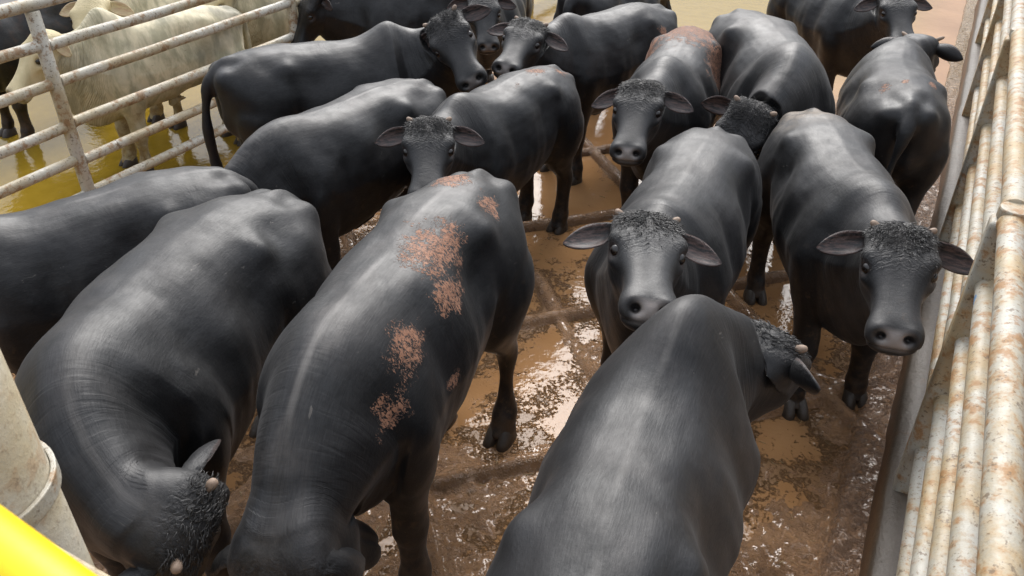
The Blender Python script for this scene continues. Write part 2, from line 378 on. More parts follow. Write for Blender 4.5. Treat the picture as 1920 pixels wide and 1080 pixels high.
    sk=t.math('MULTIPLY',t.noise(t.comb(t.math('MULTIPLY',x,26.),t.math('MULTIPLY',z,9.),t.math('MULTIPLY',y,9.)),1.,3,.5,1.),t.math('MULTIPLY',t.ramp(t.noise(rs,2.2,2),.45,.7),.0035))
    h=t.math('ADD',h,sk)
    h=t.math('ADD',h,t.math('MULTIPLY',curl,t.math('MULTIPLY',curlm,.0034 if not white else .0016)))
    h=t.math('ADD',h,t.math('MULTIPLY',fine,.0007)); h=t.math('ADD',h,t.math('MULTIPLY',mid,.0022)); h=t.math('ADD',h,t.math('MULTIPLY',speck,.0008))
    if msk is not None: h=t.math('ADD',h,t.math('MULTIPLY',msk,.003))
    t.set(Normal=t.bump(h,1.,1.))
    return t.m
def simple(name,col,rough=.5,spec=.5,var=.3,bumpd=.002,scale=25.):
    t=NT(name); o=t.obj(); n=t.noise(o,scale,4); t.set(Base_Color=t.mix(n,c4(*[c*(1-var) for c in col]),c4(*[c*(1+var) for c in col])),Roughness=rough,Specular_IOR_Level=spec,Normal=t.bump(n,1.,bumpd)); return t.m
def painted(name,dirt=.6,seed=0.,yellow=.5,white=1.):
    """old white paint, rust and splashed mud; mud lies thicker where the noise says"""
    t=NT(name); g=t.n.new('ShaderNodeNewGeometry').outputs['Position']; o=t.vm('ADD',g,(seed*5.1,seed*2.3,seed*7.7))
    a=t.noise(o,2.3,4,.6); b=t.noise(o,14.,5,.7); sp=t.noise(o,60.,4,.75); sp2=t.noise(o,27.,3,.7)
    col=t.mix(t.ramp(a,.35,.7),c4(.385*white,.365*white,.31*white),c4(.31*white,.265*white,.17*white))
    col=t.mix(t.math('MULTIPLY',t.ramp(t.math('ADD',t.math('MULTIPLY',a,.6),t.math('MULTIPLY',b,.4)),.42,.60),yellow),col,c4(.33,.235,.12))
    col=t.mix(t.math('MULTIPLY',t.ramp(t.math('ADD',t.math('MULTIPLY',b,.65),t.math('MULTIPLY',t.noise(o,5.5,3,.6),.35)),.51,.60),dirt),col,c4(.25,.125,.042))
    col=t.mix(t.math('MULTIPLY',t.ramp(sp,.57,.66),dirt),col,c4(.12,.07,.03))
    col=t.mix(t.math('MULTIPLY',t.ramp(sp2,.60,.67),dirt*.95),col,c4(.10,.065,.035))
    col=t.mix(t.math('MULTIPLY',t.ramp(t.noise(o,5.,3,.5),.735,.76),.9),col,c4(.08,.19,.34))
    h=t.math('ADD',t.math('MULTIPLY',b,.004),t.math('MULTIPLY',sp,.002))
    t.set(Base_Color=col,Roughness=t.ramp(b,.3,.7,.38,.65),Normal=t.bump(h,1.,1.)); return t.m
# ------------------------------------------------------------------ posing one animal
def nlat(P,scale,seed=0):
    """value noise on a lattice, -1..1"""
    Q=P*scale+seed*17.31; i=np.floor(Q).astype(np.int64); f=Q-i; f=f*f*(3-2*f)
    def h(a):
        n=a[:,0]*374761393+a[:,1]*668265263+(a[:,2]*2147483647 if a.shape[1]>2 else 0)+seed*1013904223
        n=(n^(n>>13))*1274126177; n=n^(n>>16); return (n&0xFFFFFF)/float(0xFFFFFF)*2-1
    d=P.shape[1]; out=np.zeros(len(P))
    for c in range(2**d):
        o=np.array([(c>>k)&1 for k in range(d)]); w=np.ones(len(P))
        for k in range(d): w=w*(f[:,k] if o[k] else 1-f[:,k])
        out+=w*h(i+o)
    return out
def fbm(P,scale,oct=4,seed=0):
    return sum(nlat(P,scale*2**k,seed+k)*.5**k for k in range(oct))

class Base: pass
def prepare(voxel=.0105):
    B=Base(); m2,P0,W0,hc0=build_base(voxel)
    m3=with_ears(m2); n=len(m3.vertices); P=np.empty(n*3); m3.vertices.foreach_get('co',P); P=P.reshape(-1,3)
    kd=KDTree(len(P0))
    for i,p in enumerate(P0): kd.insert(p,i)
    kd.balance()
    idx=np.empty(n,int); dist=np.empty(n)
    for i,p in enumerate(P): _,idx[i],dist[i]=kd.find(p)
    B.W={k:w[idx] for k,w in W0.items()}
    ear=(dist>1e-4)
    B.earL=np.zeros(n); B.earR=np.zeros(n); B.inner=np.zeros(n)
    for sy,nm in ((1,'earL'),(-1,'earR')):
        V,F,base=ear_geom(sy); t=BVHTree.FromPolygons([Vector(v) for v in V],F)
        ed=HW*sy*.95-HU*.05-HV*.10; ed/=np.linalg.norm(ed)
        for i in np.nonzero(ear&(P[:,1]*sy>.05))[0]:
            r=t.find_nearest(Vector(P[i]),.004)
            if r[0] is not None:
                l=(P[i]-base)@ed; getattr(B,nm)[i]=smoothstep(.01,.06,l)
                B.inner[i]=smoothstep(.03,.08,l)*max(0.,1.) if Vector(r[1]).dot(Vector(HV*.75+HU*.45))>0 and (r[1].dot(Vector(HV))>.1 or True) else 0
        setattr(B,'base'+nm[-1],base)
    B.W['head']=np.maximum(B.W['head'],ear.astype(float)*(P[:,0]>.9))
    B.P=P; B.me=m3; B.hc=np.stack([(P-HO)@HU,(P-HO)@HV,(P-HO)@HW],1)
    # inner side of the ear = faces towards the opening
    N=np.empty(n*3); m3.vertices.foreach_get('normal',N); N=N.reshape(-1,3)
    fd=HV*.75+HU*.45; fd/=np.linalg.norm(fd)
    e=np.maximum(B.earL,B.earR); B.inner=e*smoothstep(-.05,.35,N@fd)
    for p in m3.polygons: p.use_smooth=True
    B.N=N
    return B
def sfield(P,W):
    x,y,z=P.T
    s=x+math.tan(R(20))*(z-1.18)*np.clip((x-.5)/.35,0,1)
    wf=np.clip(W['legF1']+W['legF-1'],0,1); wh=np.clip(W['legH1']+W['legH-1'],0,1)
    s=s*(1-wf)+.42*wf; s=s*(1-wh)-.6*wh
    h=W['head']; return s*(1-h)+1.25*h
LEGP={'legF1':(.43,.20,.86,.44,.43),'legF-1':(.43,-.20,.86,.44,.43),'legH1':(-.55,.19,.90,-.70,.50),'legH-1':(-.55,-.19,.90,-.70,.50)}
def pose_fn(q,legs,hump,girth,ears,tail,depth,seed,crest):
    Ts=chain(*[R(a) for a in q['pose']])
    def fn(P,W,earL=None,earR=None,N=None,ground=True):
        P=P.copy(); x,y,z=P.T
        if N is not None:
            bodyw=1-np.clip(W['head'],0,1)
            P+=N*((fbm(P,2.6,2,seed)*.018+fbm(P,7.,2,seed+50)*.005)*bodyw)[:,None]
            # hump over the shoulder (up), crest and girth
            up=smoothstep(1.2,1.45,P0z:=z)
            P[:,2]+=hump*np.exp(-.5*(((x-.47)/.13)**2+(y/.11)**2))*up
            P[:,2]+=crest*np.exp(-.5*(((x-.72)/.16)**2+(y/.09)**2))*smoothstep(1.15,1.4,z)*bodyw
            P[:,2]-=depth*np.exp(-.5*(((x-.0)/.45)**2+(y/.22)**2))*smoothstep(1.0,.7,z)*(1-np.clip(sum(W[k] for k in LEGP),0,1))
            # dewlap
            P[:,2]-=q.get('dewlap',0)*np.exp(-.5*(((x-.80)/.16)**2+(y/.05)**2))*smoothstep(1.15,.85,z)*bodyw
            t=W['tail']*smoothstep(1.36,.9,z)
            P[:,1]+=tail[0]*t; P[:,0]-=tail[1]*t*t
        P[:,1]*=1+(girth-1)*np.clip(1-W['head'],0,1)
        if earL is not None:
            for e,base,sy in ((earL,hpt(.035,-.075,.137),1),(earR,hpt(.035,-.075,-.137),-1)):
                if e.max()<=0: continue
                droop,back=ears[0 if sy>0 else 1]; droop+=10
                Rm=raxis(HU,-R(droop)*sy)@raxis(HV,R(back)*sy)
                P=P+e[:,None]*(((P-base)@Rm.T+base)-P)
        s=sfield(P if N is not None else P,W)
        for i,(k,(px,py,pz,kx,kz)) in enumerate(LEGP.items()):
            a,b=legs[i]; wl=W[k]*smoothstep(pz+.12,pz-.14,P[:,2])
            if N is None: wl=W[k]
            wk=W[k]*smoothstep(kz+.06,kz-.06,P[:,2])
            c=np.array([kx,0,kz]); 
            P=P+wk[:,None]*(((P-c)*[1,0,1])@rp(R(b)).T*[1,0,1]-(P-c)*[1,0,1])
            c=np.array([px,0,pz]); 
            P=P+wl[:,None]*(((P-c)*[1,0,1])@rp(R(a)).T*[1,0,1]-(P-c)*[1,0,1])
            foot=np.array([[px+.03,0,.0]]) if k[3]=='F' else np.array([[-.635,0,0.]])
            f=(foot-[kx,0,kz])@rp(R(b)).T+[kx,0,kz]; f=(f-[px,0,pz])@rp(R(a)).T+[px,0,pz]
            P[:,2]-=wl*f[0,2]
        return apply_chain(Ts,P,s)
    return fn
def mesh_obj(name,V,F,mat,parent,smooth=True):
    me=bpy.data.meshes.new(name); me.from_pydata([tuple(v) for v in V],[],F)
    bm=bmesh.new(); bm.from_mesh(me); bmesh.ops.recalc_face_normals(bm,faces=bm.faces); bm.to_mesh(me); bm.free()
    if smooth:
        for p in me.polygons: p.use_smooth=True
    me.materials.append(mat); o=bpy.data.objects.new(name,me); C.objects.link(o); o.parent=parent; return o
def hoof_geom(cx,cy):
    V,F=[],[]; n=14; t=np.arange(n)/n*2*math.pi
    for sd in (1,-1):
        rings=[]
        for z,dx,rx,ry,off in ((.105,-.008,.045,.026,.026),(.085,-.002,.066,.034,.034),(.05,.012,.078,.039,.0385),(.012,.024,.088,.042,.043),(.0,.024,.084,.039,.043)):
            c=np.cos(t); s=np.sin(t)
            xx=cx+dx+rx*np.where(c>0,np.abs(c)**.9,-np.abs(c)**.7); yy=cy+sd*off+ry*np.sign(s)*np.abs(s)**.8
            yy=np.where(sd*(yy-cy)<.005,cy+sd*.005,yy)
            rings.append(np.stack([xx,yy,np.full(n,z)],1))
        loft(rings,V,F)
    return np.array(V),F
def sphere_geom(c,r,n=12):
    V,F=[],[]; t=np.arange(n)/n*2*math.pi; rings=[]
    for k in range(1,n):
        a=math.pi*k/n; rings.append(np.stack([c[0]+r*math.sin(a)*np.cos(t),c[1]+r*math.sin(a)*np.sin(t),np.full(n,c[2]+r*math.cos(a))],1))
    loft(rings,V,F); return np.array(V),F
def horn_geom(sy,L):
    b=hpt(-.015,-.012,sy*.122); d=HW*sy*.80-HU*.35+HV*.42; d/=np.linalg.norm(d)
    a=np.cross(d,[0,0,1.]); a/=np.linalg.norm(a); c=np.cross(d,a); n=12; t=np.arange(n)/n*2*math.pi
    V,F=[],[]; rings=[]
    for l,r in ((-.03,.016),(0.,.017),(.4*L,.0155),(.75*L,.012),(.93*L,.007),(L,.002)):
        rings.append((b+d*(l+.006))[None]+np.outer(np.cos(t)*r,a)+np.outer(np.sin(t)*r,c))
    loft(rings,V,F); return np.array(V),F
def hair_geom(B,seed,count):
    rg=np.random.RandomState(seed); hc=B.hc; ok=np.nonzero((B.W['head']>.9)&(hc[:,0]>-.07)&(hc[:,0]<.27)&(hc[:,1]>-.075)&(np.maximum(B.earL,B.earR)<.05)&(B.N@HV>.05))[0]
    pr=np.clip(1.1-np.clip(hc[ok,0],0,1)/.20,.07,1)**1.6*smoothstep(-.075,-.02,hc[ok,1])*smoothstep(.16,.10,np.abs(hc[ok,2]))+.002; idx=rg.choice(ok,count,p=pr/pr.sum()); V,F=[],[]; t=np.arange(4)/4*2*math.pi
    for i in idx:
        p=B.P[i].copy(); n=B.N[i]; u,w=hc[i,0],hc[i,2]; L=rg.uniform(.016,.036)*(1.15 if u<.12 else .8)
        d=HW*np.sign(w+rg.normal(0,.012))*rg.uniform(.3,1.1)+HU*(.55+rg.normal(0,.45))+n*.30; ph=rg.uniform(0,6.28); cur=rg.uniform(.3,.9); m=6; rings=[]
        d-=n*(d@n)*.4; d/=np.linalg.norm(d); side=np.cross(n,d)
        for k in range(m):
            f=k/(m-1); q=p+d*(L*f)+side*(math.sin(ph+f*4.2)-math.sin(ph))*L*.22*cur+n*(.0015+.0075*math.sin(f*2.6)*cur-.003*f)
            r=.0021*(1-.75*f)
            rings.append(q[None]+np.outer(np.cos(t)*r,side)+np.outer(np.sin(t)*r,n))
        loft(rings,V,F)
    return np.array(V),F
def setattr3(me,name,A):
    a=me.attributes.new(name,'FLOAT_VECTOR','POINT'); a.data.foreach_set('vector',np.ascontiguousarray(A,dtype=np.float32).ravel())

def make_animal(B,label,xy,ang,sc,pose,mat,mats,legs=((0,0),)*4,hump=.02,girth=1.,ears=((0,0),(0,0)),tail=(0,0),depth=0.,seed=1,crest=.0,horn=.05,dewlap=0.,group='black bulls crowded in the wet pen',cat='bull',name='bull',locks=0):
    q=dict(pose=pose,dewlap=dewlap)
    fn=pose_fn(q,legs,hump,girth,ears,tail,depth,seed,crest)
    root=bpy.data.objects.new(name,None); C.objects.link(root); root.location=(xy[0],xy[1],-.012); root.rotation_euler=(0,0,R(ang)); root.scale=(sc,)*3
    root.empty_display_size=.2
    root['label']=label; root['category']=cat; root['group']=group
    X=fn(B.P,B.W,B.earL,B.earR,B.N)
    me=B.me.copy(); me.name='body'; me.vertices.foreach_set('co',X.astype(np.float32).ravel())
    setattr3(me,'rest',B.P); setattr3(me,'hc',B.hc)
    s=sfield(B.P,B.W); setattr3(me,'msk',np.stack([B.W['head'],B.inner,s],1))
    me.materials.clear(); me.materials.append(mat); me.update()
    o=bpy.data.objects.new('body',me); C.objects.link(o); o.parent=root
    z=lambda n,**k:{**{w:np.zeros(n) for w in B.W},**{a:np.full(n,v) for a,v in k.items()}}
    if locks:
        V,F=hair_geom(B,seed,locks); mesh_obj('hair',fn(V,z(len(V),head=1.)),F,mats['hair'],root)['kind']='stuff'
    for sy in (1,-1):
        V,F=sphere_geom(hpt(.236,-.051,sy*.134),.029); mesh_obj('eye',fn(V,z(len(V),head=1.)),F,mats['eye'],root)
        if horn>0:
            V,F=horn_geom(sy,horn); mesh_obj('horn',fn(V,z(len(V),head=1.)),F,mats['horn'],root)
        for k,cx in (('legF%d'%sy,.467),('legH%d'%sy,-.633)):
            V,F=hoof_geom(cx,sy*(.195 if 'F' in k else .19)); mesh_obj('hoof',fn(V,z(len(V),**{k:1.})),F,mats['hoof'],root)
    return root
# ------------------------------------------------------------------ the pen
def tube_geom(a,b,r,n=20,V=None,F=None,weld=False):
    V=[] if V is None else V; F=[] if F is None else F
    a=np.array(a,float); b=np.array(b,float); d=(b-a); L=np.linalg.norm(d); d/=L
    e=np.cross(d,[0,0,1.] if abs(d[2])<.9 else [0,1.,0]); e/=np.linalg.norm(e); f=np.cross(d,e); t=np.arange(n)/n*2*math.pi
    if weld:   # rails: weld bead at both ends, slight waviness and dents along the length
        m=max(8,int(L/.12)); ls=[0,.006,.012,.018,.024]+list(np.linspace(.05,L-.05,m))+[L-.024,L-.018,L-.012,L-.006,L]
        prof=lambda l:r*(1+.13*max(0,1-min(l,L-l)/.022)**.5)
        rings=[]
        for l in ls:
            o=np.array([fbm(np.array([[a[1]+a[2]*3.1+a[0],l]]),1.1,2,71)[0],fbm(np.array([[a[1]+a[2]*1.7,l]]),1.3,2,83)[0]])*.004*min(1,min(l,L-l)/.2)
            q=1+.025*fbm(np.stack([t*1.1,np.full(n,l*6+a[2]*9)],1),1.,2,91)*(0.05<l<L-.05)
            rings.append((a+d*l)[None]+np.outer(np.cos(t)*prof(l)*q+o[0],e)+np.outer(np.sin(t)*prof(l)*q+o[1],f))
        loft(rings,V,F); return V,F
    loft([(a+d*l)[None]+np.outer(np.cos(t)*rr,e)+np.outer(np.sin(t)*rr,f) for l,rr in ((0,r*.9),(.006,r),(L-.006,r),(L,r*.9))],V,F)
    return V,F
def box_geom(x0,x1,y0,y1,z0,z1,V=None,F=None):
    V=[] if V is None else V; F=[] if F is None else F; b=len(V)
    V+=[(x0,y0,z0),(x1,y0,z0),(x1,y1,z0),(x0,y1,z0),(x0,y0,z1),(x1,y0,z1),(x1,y1,z1),(x0,y1,z1)]
    F+=[tuple(b+i for i in q) for q in ((0,3,2,1),(4,5,6,7),(0,1,5,4),(1,2,6,5),(2,3,7,6),(3,0,4,7))]; return V,F
def bev(o,w=.006,seg=2):
    m=o.modifiers.new('b','BEVEL'); m.width=w; m.segments=seg; m.limit_method='ANGLE'; return o
def thing(name,label,cat,loc=(0,0,0),group=None):
    o=bpy.data.objects.new(name,None); C.objects.link(o); o.location=loc; o['label']=label; o['category']=cat; o.empty_display_size=.2
    if group: o['group']=group
    return o
RZ=(1.845,1.55,1.24,.925,.615,.305)
def left_fence():
    X=-5.97; f=thing('pipe_fence','white pipe fence with six rails between the black bulls and the pale cattle','fence',(X,3.76,0))
    ys=[3.76+2.72*k for k in range(-3,5)]
    L=lambda p:(p[0]-X,p[1]-3.76,p[2])
    for i,y in enumerate(ys):
        V,F=tube_geom(L((X,y,-.05)),L((X,y,1.80)),.052); mesh_obj('post',V,F,M['lpaint%d'%(i%2)],f)
    for k,z in enumerate(RZ):
        if k==0:
            V,F=tube_geom(L((X,ys[0],z)),L((X,ys[-1],z)),.046); mesh_obj('rail',V,F,M['lpaint1'],f); continue
        for i in range(len(ys)-1):
            dz=.018*math.sin(i*5.1+k*2.3)
            V,F=tube_geom(L((X,ys[i]+.042,z+dz)),L((X,ys[i+1]-.042,z+dz)),.042,weld=True); mesh_obj('rail',V,F,M['lpaint%d'%((i+k)%2)],f)
            # weld collars where rail meets post
def right_fence():
    X=.42; f=thing('pipe_fence','mud-spattered white pipe fence along the right edge seen from above','fence',(X,3.45,0))
    L=lambda p:(p[0]-X,p[1]-3.45,p[2]); ys=[3.45+2.78*k for k in range(-2,5)]
    rad=(.048,.044,.040,.040,.038)
    for i,y in enumerate(ys):
        V,F=box_geom(-.075,.050,y-3.45-.055,y-3.45+.055,-.05,1.84); bev(mesh_obj('post',V,F,M['rpaint0'],f,False),.022,4)
        V,F=tube_geom(L((X+.004,y,1.842)),L((X+.004,y,1.897)),.064,28); bev(mesh_obj('post_cap',V,F,M['rpaint1'],f),.01,3)
        V,F=tube_geom(L((X+.05,y+.0,1.79)),L((X+1.6,y+.02,1.79)),.045); mesh_obj('brace',V,F,M['rpaint1'],f)
    for k,z in enumerate(RZ[:5]):
        for i in range(len(ys)-1):
            dz=.014*math.sin(i*3.7+k*1.9)
            V,F=tube_geom(L((X,ys[i]+.045,z+dz)),L((X,ys[i+1]-.045,z+dz)),rad[k],24,weld=True); mesh_obj('rail',V,F,M['rpaint%d'%((i*2+k)%3)],f)
def kerb_wall():
    # low concrete wall under the rails, with an irregular muddy top
    n=180; ys=np.linspace(-1.5,15,n); V=[];F=[]
    P2=np.stack([ys,ys*0+.3],1)
    for i,y in enumerate(ys):
        j=.010*fbm(P2[i:i+1],1.7,3,5)[0]; k=.012*fbm(P2[i:i+1],3.1,3,9)[0]
        V+=[(.295+j,y,-.1),(.300+j,y,.12),(.312+j*.6,y,.295+k),(.330+j,y,.325+k),(.40,y,.335+k*1.2),(.52,y,.33+k),(.545,y,.29),(.55,y,-.1)]
    for i in range(n-1):
        for c in range(7): a=i*8+c; F.append((a,a+8,a+9,a+1))
    F.append(tuple(range(8))); F.append(tuple((n-1)*8+k for k in range(8))[::-1])
    o=mesh_obj('kerb_wall',V,F,M['wall'],None); o['label']='low mud-stained concrete wall under the right pipe fence'; o['category']='wall'
    return o
def axis(segs):
    out=[]
    for a,b,st in segs: out+=list(np.arange(a,b-1e-9,st))
    out.append(segs[-1][1]); return np.array(out)
def ground_h(x,y):
    P2=np.stack([x,y],1)
    a=fbm(P2,.9,3,3); b=fbm(P2,5.,4,11); c=fbm(P2,17.,3,23)
    def logs(d0,ph,amp):
        q=((d0-ph)/1.83+.5)%1-.5; return np.abs(q)*1.83/math.sqrt(2)
    wob=.02*fbm(P2,2.,2,31)
    d1=logs(y-x+wob,4.46,1); d2=logs(y+x+wob,2.45,1)
    cell=np.minimum(d1,d2)
    brk=smoothstep(-.9,-.45,fbm(P2,1.1,2,41)); 
    prof=lambda d,r:np.sqrt(np.clip(1-(d/r)**2,0,1))
    r1=np.maximum(prof(d1,.058)*.078*brk,prof(d2,.060)*.072*smoothstep(-.5,-.1,fbm(P2,.8,2,57)))
    r1=r1*smoothstep(-6.,-5.7,x)*smoothstep(8.4,8.,y)
    lumps=b*.015+c*.0085
    bias=np.zeros_like(x)
    for (cx,cy,r,am) in WET: bias+=am*np.exp(-.5*((x-cx)**2+(y-cy)**2)/r**2)
    h=-.010+a*.006+lumps+.020*np.exp(-(cell/.16)**2)+bias
    h=h-.045*smoothstep(-5.6,-6.2,x)-.03*smoothstep(8.6,10.5,y)
    # flats under shallow water stay below it
    h=np.where(r1>0,np.maximum(h,r1+.35*lumps-.006),h)
    # hoof prints: two toes pressed into the mud
    rg=np.random.RandomState(4)
    for k in range(170):
        cx,cy,an=rg.uniform(-4.2,.05),rg.uniform(1.2,7.5),rg.uniform(0,6.28); m=(np.abs(x-cx)<.13)&(np.abs(y-cy)<.13)
        if not m.any(): continue
        dx,dy=x[m]-cx,y[m]-cy; px,py=dx*math.cos(an)+dy*math.sin(an),np.abs(-dx*math.sin(an)+dy*math.cos(an))
        q=(px/.062)**2+((py-.030)/.027)**2; rim=((px/.085)**2+(py/.078)**2)
        h[m]+=(-.020*np.exp(-q*q)+.007*np.exp(-((np.sqrt(rim)-1)/.25)**2))*rg.uniform(.6,1.1)*(r1[m]<=0)
    # trampled strip, then the raised gutter kerb along the wall
    h=h+.018*smoothstep(-.28,.0,x)*(x<.6)
    e=.13+.02*fbm(P2,1.3,3,71)
    h=np.where((x>-.2)&(x<.9),h+(.062+.25*lumps-h*.6)*smoothstep(e-.012,e+.012,x),h)
    return h
WET=[(-2.3,5.2,.42,-.020),(-2.05,4.0,.30,-.006),(-1.5,3.55,.35,.004),(-.55,5.2,.4,-.018),(-.65,4.25,.35,-.018),(-2.6,6.5,.5,-.018),(-1.75,6.7,.5,-.02),(-3.3,7.6,.8,-.02),
     (-1.4,2.2,.5,.010),(-.15,2.9,.45,.012),(-.3,2.2,.5,.010),(-2.6,2.2,.5,.012),(-3.9,4.6,.4,.010),(-2.9,2.0,.4,.008),(-7.5,5,1.8,-.05),(-8.5,7,2,-.05),(-7,8,2,-.05),(-2.5,12.5,3,-.07),(-.2,9.5,.5,-.01)]
def ground():
    xs=axis([(-60,-14,4.),(-14,-6.2,.10),(-6.2,-4.4,.05),(-4.4,.62,.0185),(.62,3.,.12),(3.,60,4.)])
    ys=axis([(-40,-1,3.),(-1,.6,.10),(.6,8.0,.0185),(8.0,14.,.08),(14.,90,5.)])
    X,Y=np.meshgrid(xs,ys); x,y=X.ravel(),Y.ravel(); h=ground_h(x,y); nx,ny=len(xs),len(ys)
    V=np.stack([x,y,h],1); i=(np.arange(ny-1)[:,None]*nx+np.arange(nx-1)[None]).ravel()
    F=np.stack([i,i+1,i+nx+1,i+nx],1)
    me=bpy.data.meshes.new('ground'); me.vertices.add(len(V)); me.vertices.foreach_set('co',V.astype(np.float32).ravel())
    me.loops.add(F.size); me.loops.foreach_set('vertex_index',F.ravel().astype(np.int32)); me.polygons.add(len(F)); me.polygons.foreach_set('loop_start',np.arange(0,F.size,4,dtype=np.int32))
    me.update(calc_edges=True); me.polygons.foreach_set('use_smooth',np.ones(len(F),bool)); me.materials.append(M['mud'])
    o=bpy.data.objects.new('ground',me); C.objects.link(o); o['kind']='structure'
    V,F=[],[]; zw=.007; V=[(-60,-40,zw),(.2,-40,zw),(.2,90,zw),(-60,90,zw)]; F=[(0,1,2,3)]
    xs=axis([(-60,-14,4.),(-14,-6.2,.2),(-6.2,-4.4,.1),(-4.4,.2,.03)]); ys=axis([(-40,-1,3.),(-1,.6,.2),(.6,8.0,.03),(8.0,14.,.12),(14.,90,5.)])
    X,Y=np.meshgrid(xs,ys); nx,ny=len(xs),len(ys); i=(np.arange(ny-1)[:,None]*nx+np.arange(nx-1)[None]).ravel()
    hh=ground_h(X.ravel(),Y.ravel()); V=np.stack([X.ravel(),Y.ravel(),np.full(nx*ny,zw)],1); F=np.stack([i,i+1,i+nx+1,i+nx],1)
    me=bpy.data.meshes.new('water'); me.from_pydata(V.tolist(),[],F.tolist()); me.update(); me.materials.append(M['water'])
    a=me.attributes.new('depth','FLOAT','POINT'); a.data.foreach_set('value',np.clip(zw-hh,-.05,.2).astype(np.float32))
    w=bpy.data.objects.new('water',me); C.objects.link(w); w['kind']='structure'
def mud_mat():
    t=NT('mud'); o=t.n.new('ShaderNodeNewGeometry').outputs['Position']; x,y,z=t.sep(o)[:3]
    a=t.noise(o,1.5,4); b=t.noise(o,22.,5,.7); c=t.noise(o,90.,4,.75)
    col=t.mix(t.ramp(a,.3,.7),c4(.21,.112,.053),c4(.32,.18,.09))
    col=t.mix(t.math('MULTIPLY',t.ramp(b,.5,.75),.6),col,c4(.10,.052,.025))
    col=t.mix(t.math('MULTIPLY',t.ramp(c,.60,.72),.5),col,c4(.24,.16,.09))
    # bare concrete on the gutter kerb
    col=t.mix(t.math('MULTIPLY',t.math('MULTIPLY',t.ramp(x,.10,.16),t.ramp(x,.7,.5)),t.ramp(b,.25,.6)),col,c4(.17,.10,.06))
    yel=t.math('MAXIMUM',t.ramp(x,-5.6,-6.2),t.ramp(y,9.,12.)); col=t.mix(t.math('MULTIPLY',yel,.6),col,c4(.16,.10,.02))
    dry=t.ramp(x,.0,.14)
    t.set(Base_Color=col,Roughness=t.math('ADD',t.ramp(b,.45,.62,.05,.22),t.math('MULTIPLY',dry,.12)),Specular_IOR_Level=.5,
          Normal=t.bump(t.math('ADD',t.math('MULTIPLY',t.math('MAXIMUM',b,.49),.034),t.math('MULTIPLY',t.math('MAXIMUM',c,.5),.016)),1.,1.))
    return t.m
def water_mat():
    t=NT('muddy_water'); o=t.n.new('ShaderNodeNewGeometry').outputs['Position']; x,y,z=t.sep(o)[:3]
    a=t.noise(o,1.2,3); b=t.noise(o,7.,3)
    col=t.mix(t.ramp(a,.3,.7),c4(.27,.140,.058),c4(.34,.185,.082))
    wx=t.math('ADD',x,t.math('MULTIPLY',t.math('SUBTRACT',b,.5),.5))
    yel=t.math('MAXIMUM',t.ramp(wx,-5.3,-6.3),t.math('MULTIPLY',t.ramp(y,9.0,12.5),t.ramp(x,.0,-1.2)))
    col=t.mix(yel,col,t.mix(b,c4(.17,.108,.009),c4(.25,.165,.022)))
    crumb=t.math('ADD',t.noise(o,42.,5,.75),t.math('MULTIPLY',t.math('SUBTRACT',t.noise(o,2.6,3,.6),.5),.9)); an=t.n.new('ShaderNodeAttribute'); an.attribute_name='depth'; crumb=t.math('ADD',t.math('ADD',crumb,t.ramp(an.outputs['Fac'],.036,.004,-.10,.16)),t.ramp(an.outputs['Fac'],.040,.065,0.,-.16)); cm=t.ramp(crumb,.60,.64); col=t.mix(cm,col,t.mix(t.noise(o,120.,2),c4(.12,.064,.029),c4(.29,.165,.08)))
    h=t.math('ADD',t.math('ADD',t.math('MULTIPLY',t.noise(o,5.,2),.0040),t.math('MULTIPLY',t.noise(o,19.,3),.0022)),t.math('MULTIPLY',t.ramp(crumb,.56,.74),.010))
    t.set(Base_Color=col,Roughness=t.math('ADD',.04,t.math('MULTIPLY',cm,.22)),Specular_IOR_Level=.42,IOR=1.33,Normal=t.bump(h,1.,1.)); return t.m
def wall_mat():
    t=NT('muddy_concrete'); o=t.n.new('ShaderNodeNewGeometry').outputs['Position']; x,y,z=t.sep(o)[:3]
    a=t.noise(t.vm('MULTIPLY',o,(3,3,9)),1.,4,.6); b=t.noise(o,18.,5,.7)
    col=t.mix(b,c4(.042,.032,.022),c4(.078,.060,.043))
    low=t.ramp(t.math('ADD',z,t.math('MULTIPLY',t.math('SUBTRACT',a,.5),.16)),.33,.20)
    col=t.mix(t.math('MULTIPLY',low,.95),col,t.mix(b,c4(.07,.036,.014),c4(.14,.072,.03)))
    col=t.mix(t.math('MULTIPLY',t.ramp(t.noise(o,9.,4,.7),.58,.66),.8),col,c4(.07,.04,.02))
    t.set(Base_Color=col,Roughness=.5,Normal=t.bump(b,1.,.008)); return t.m
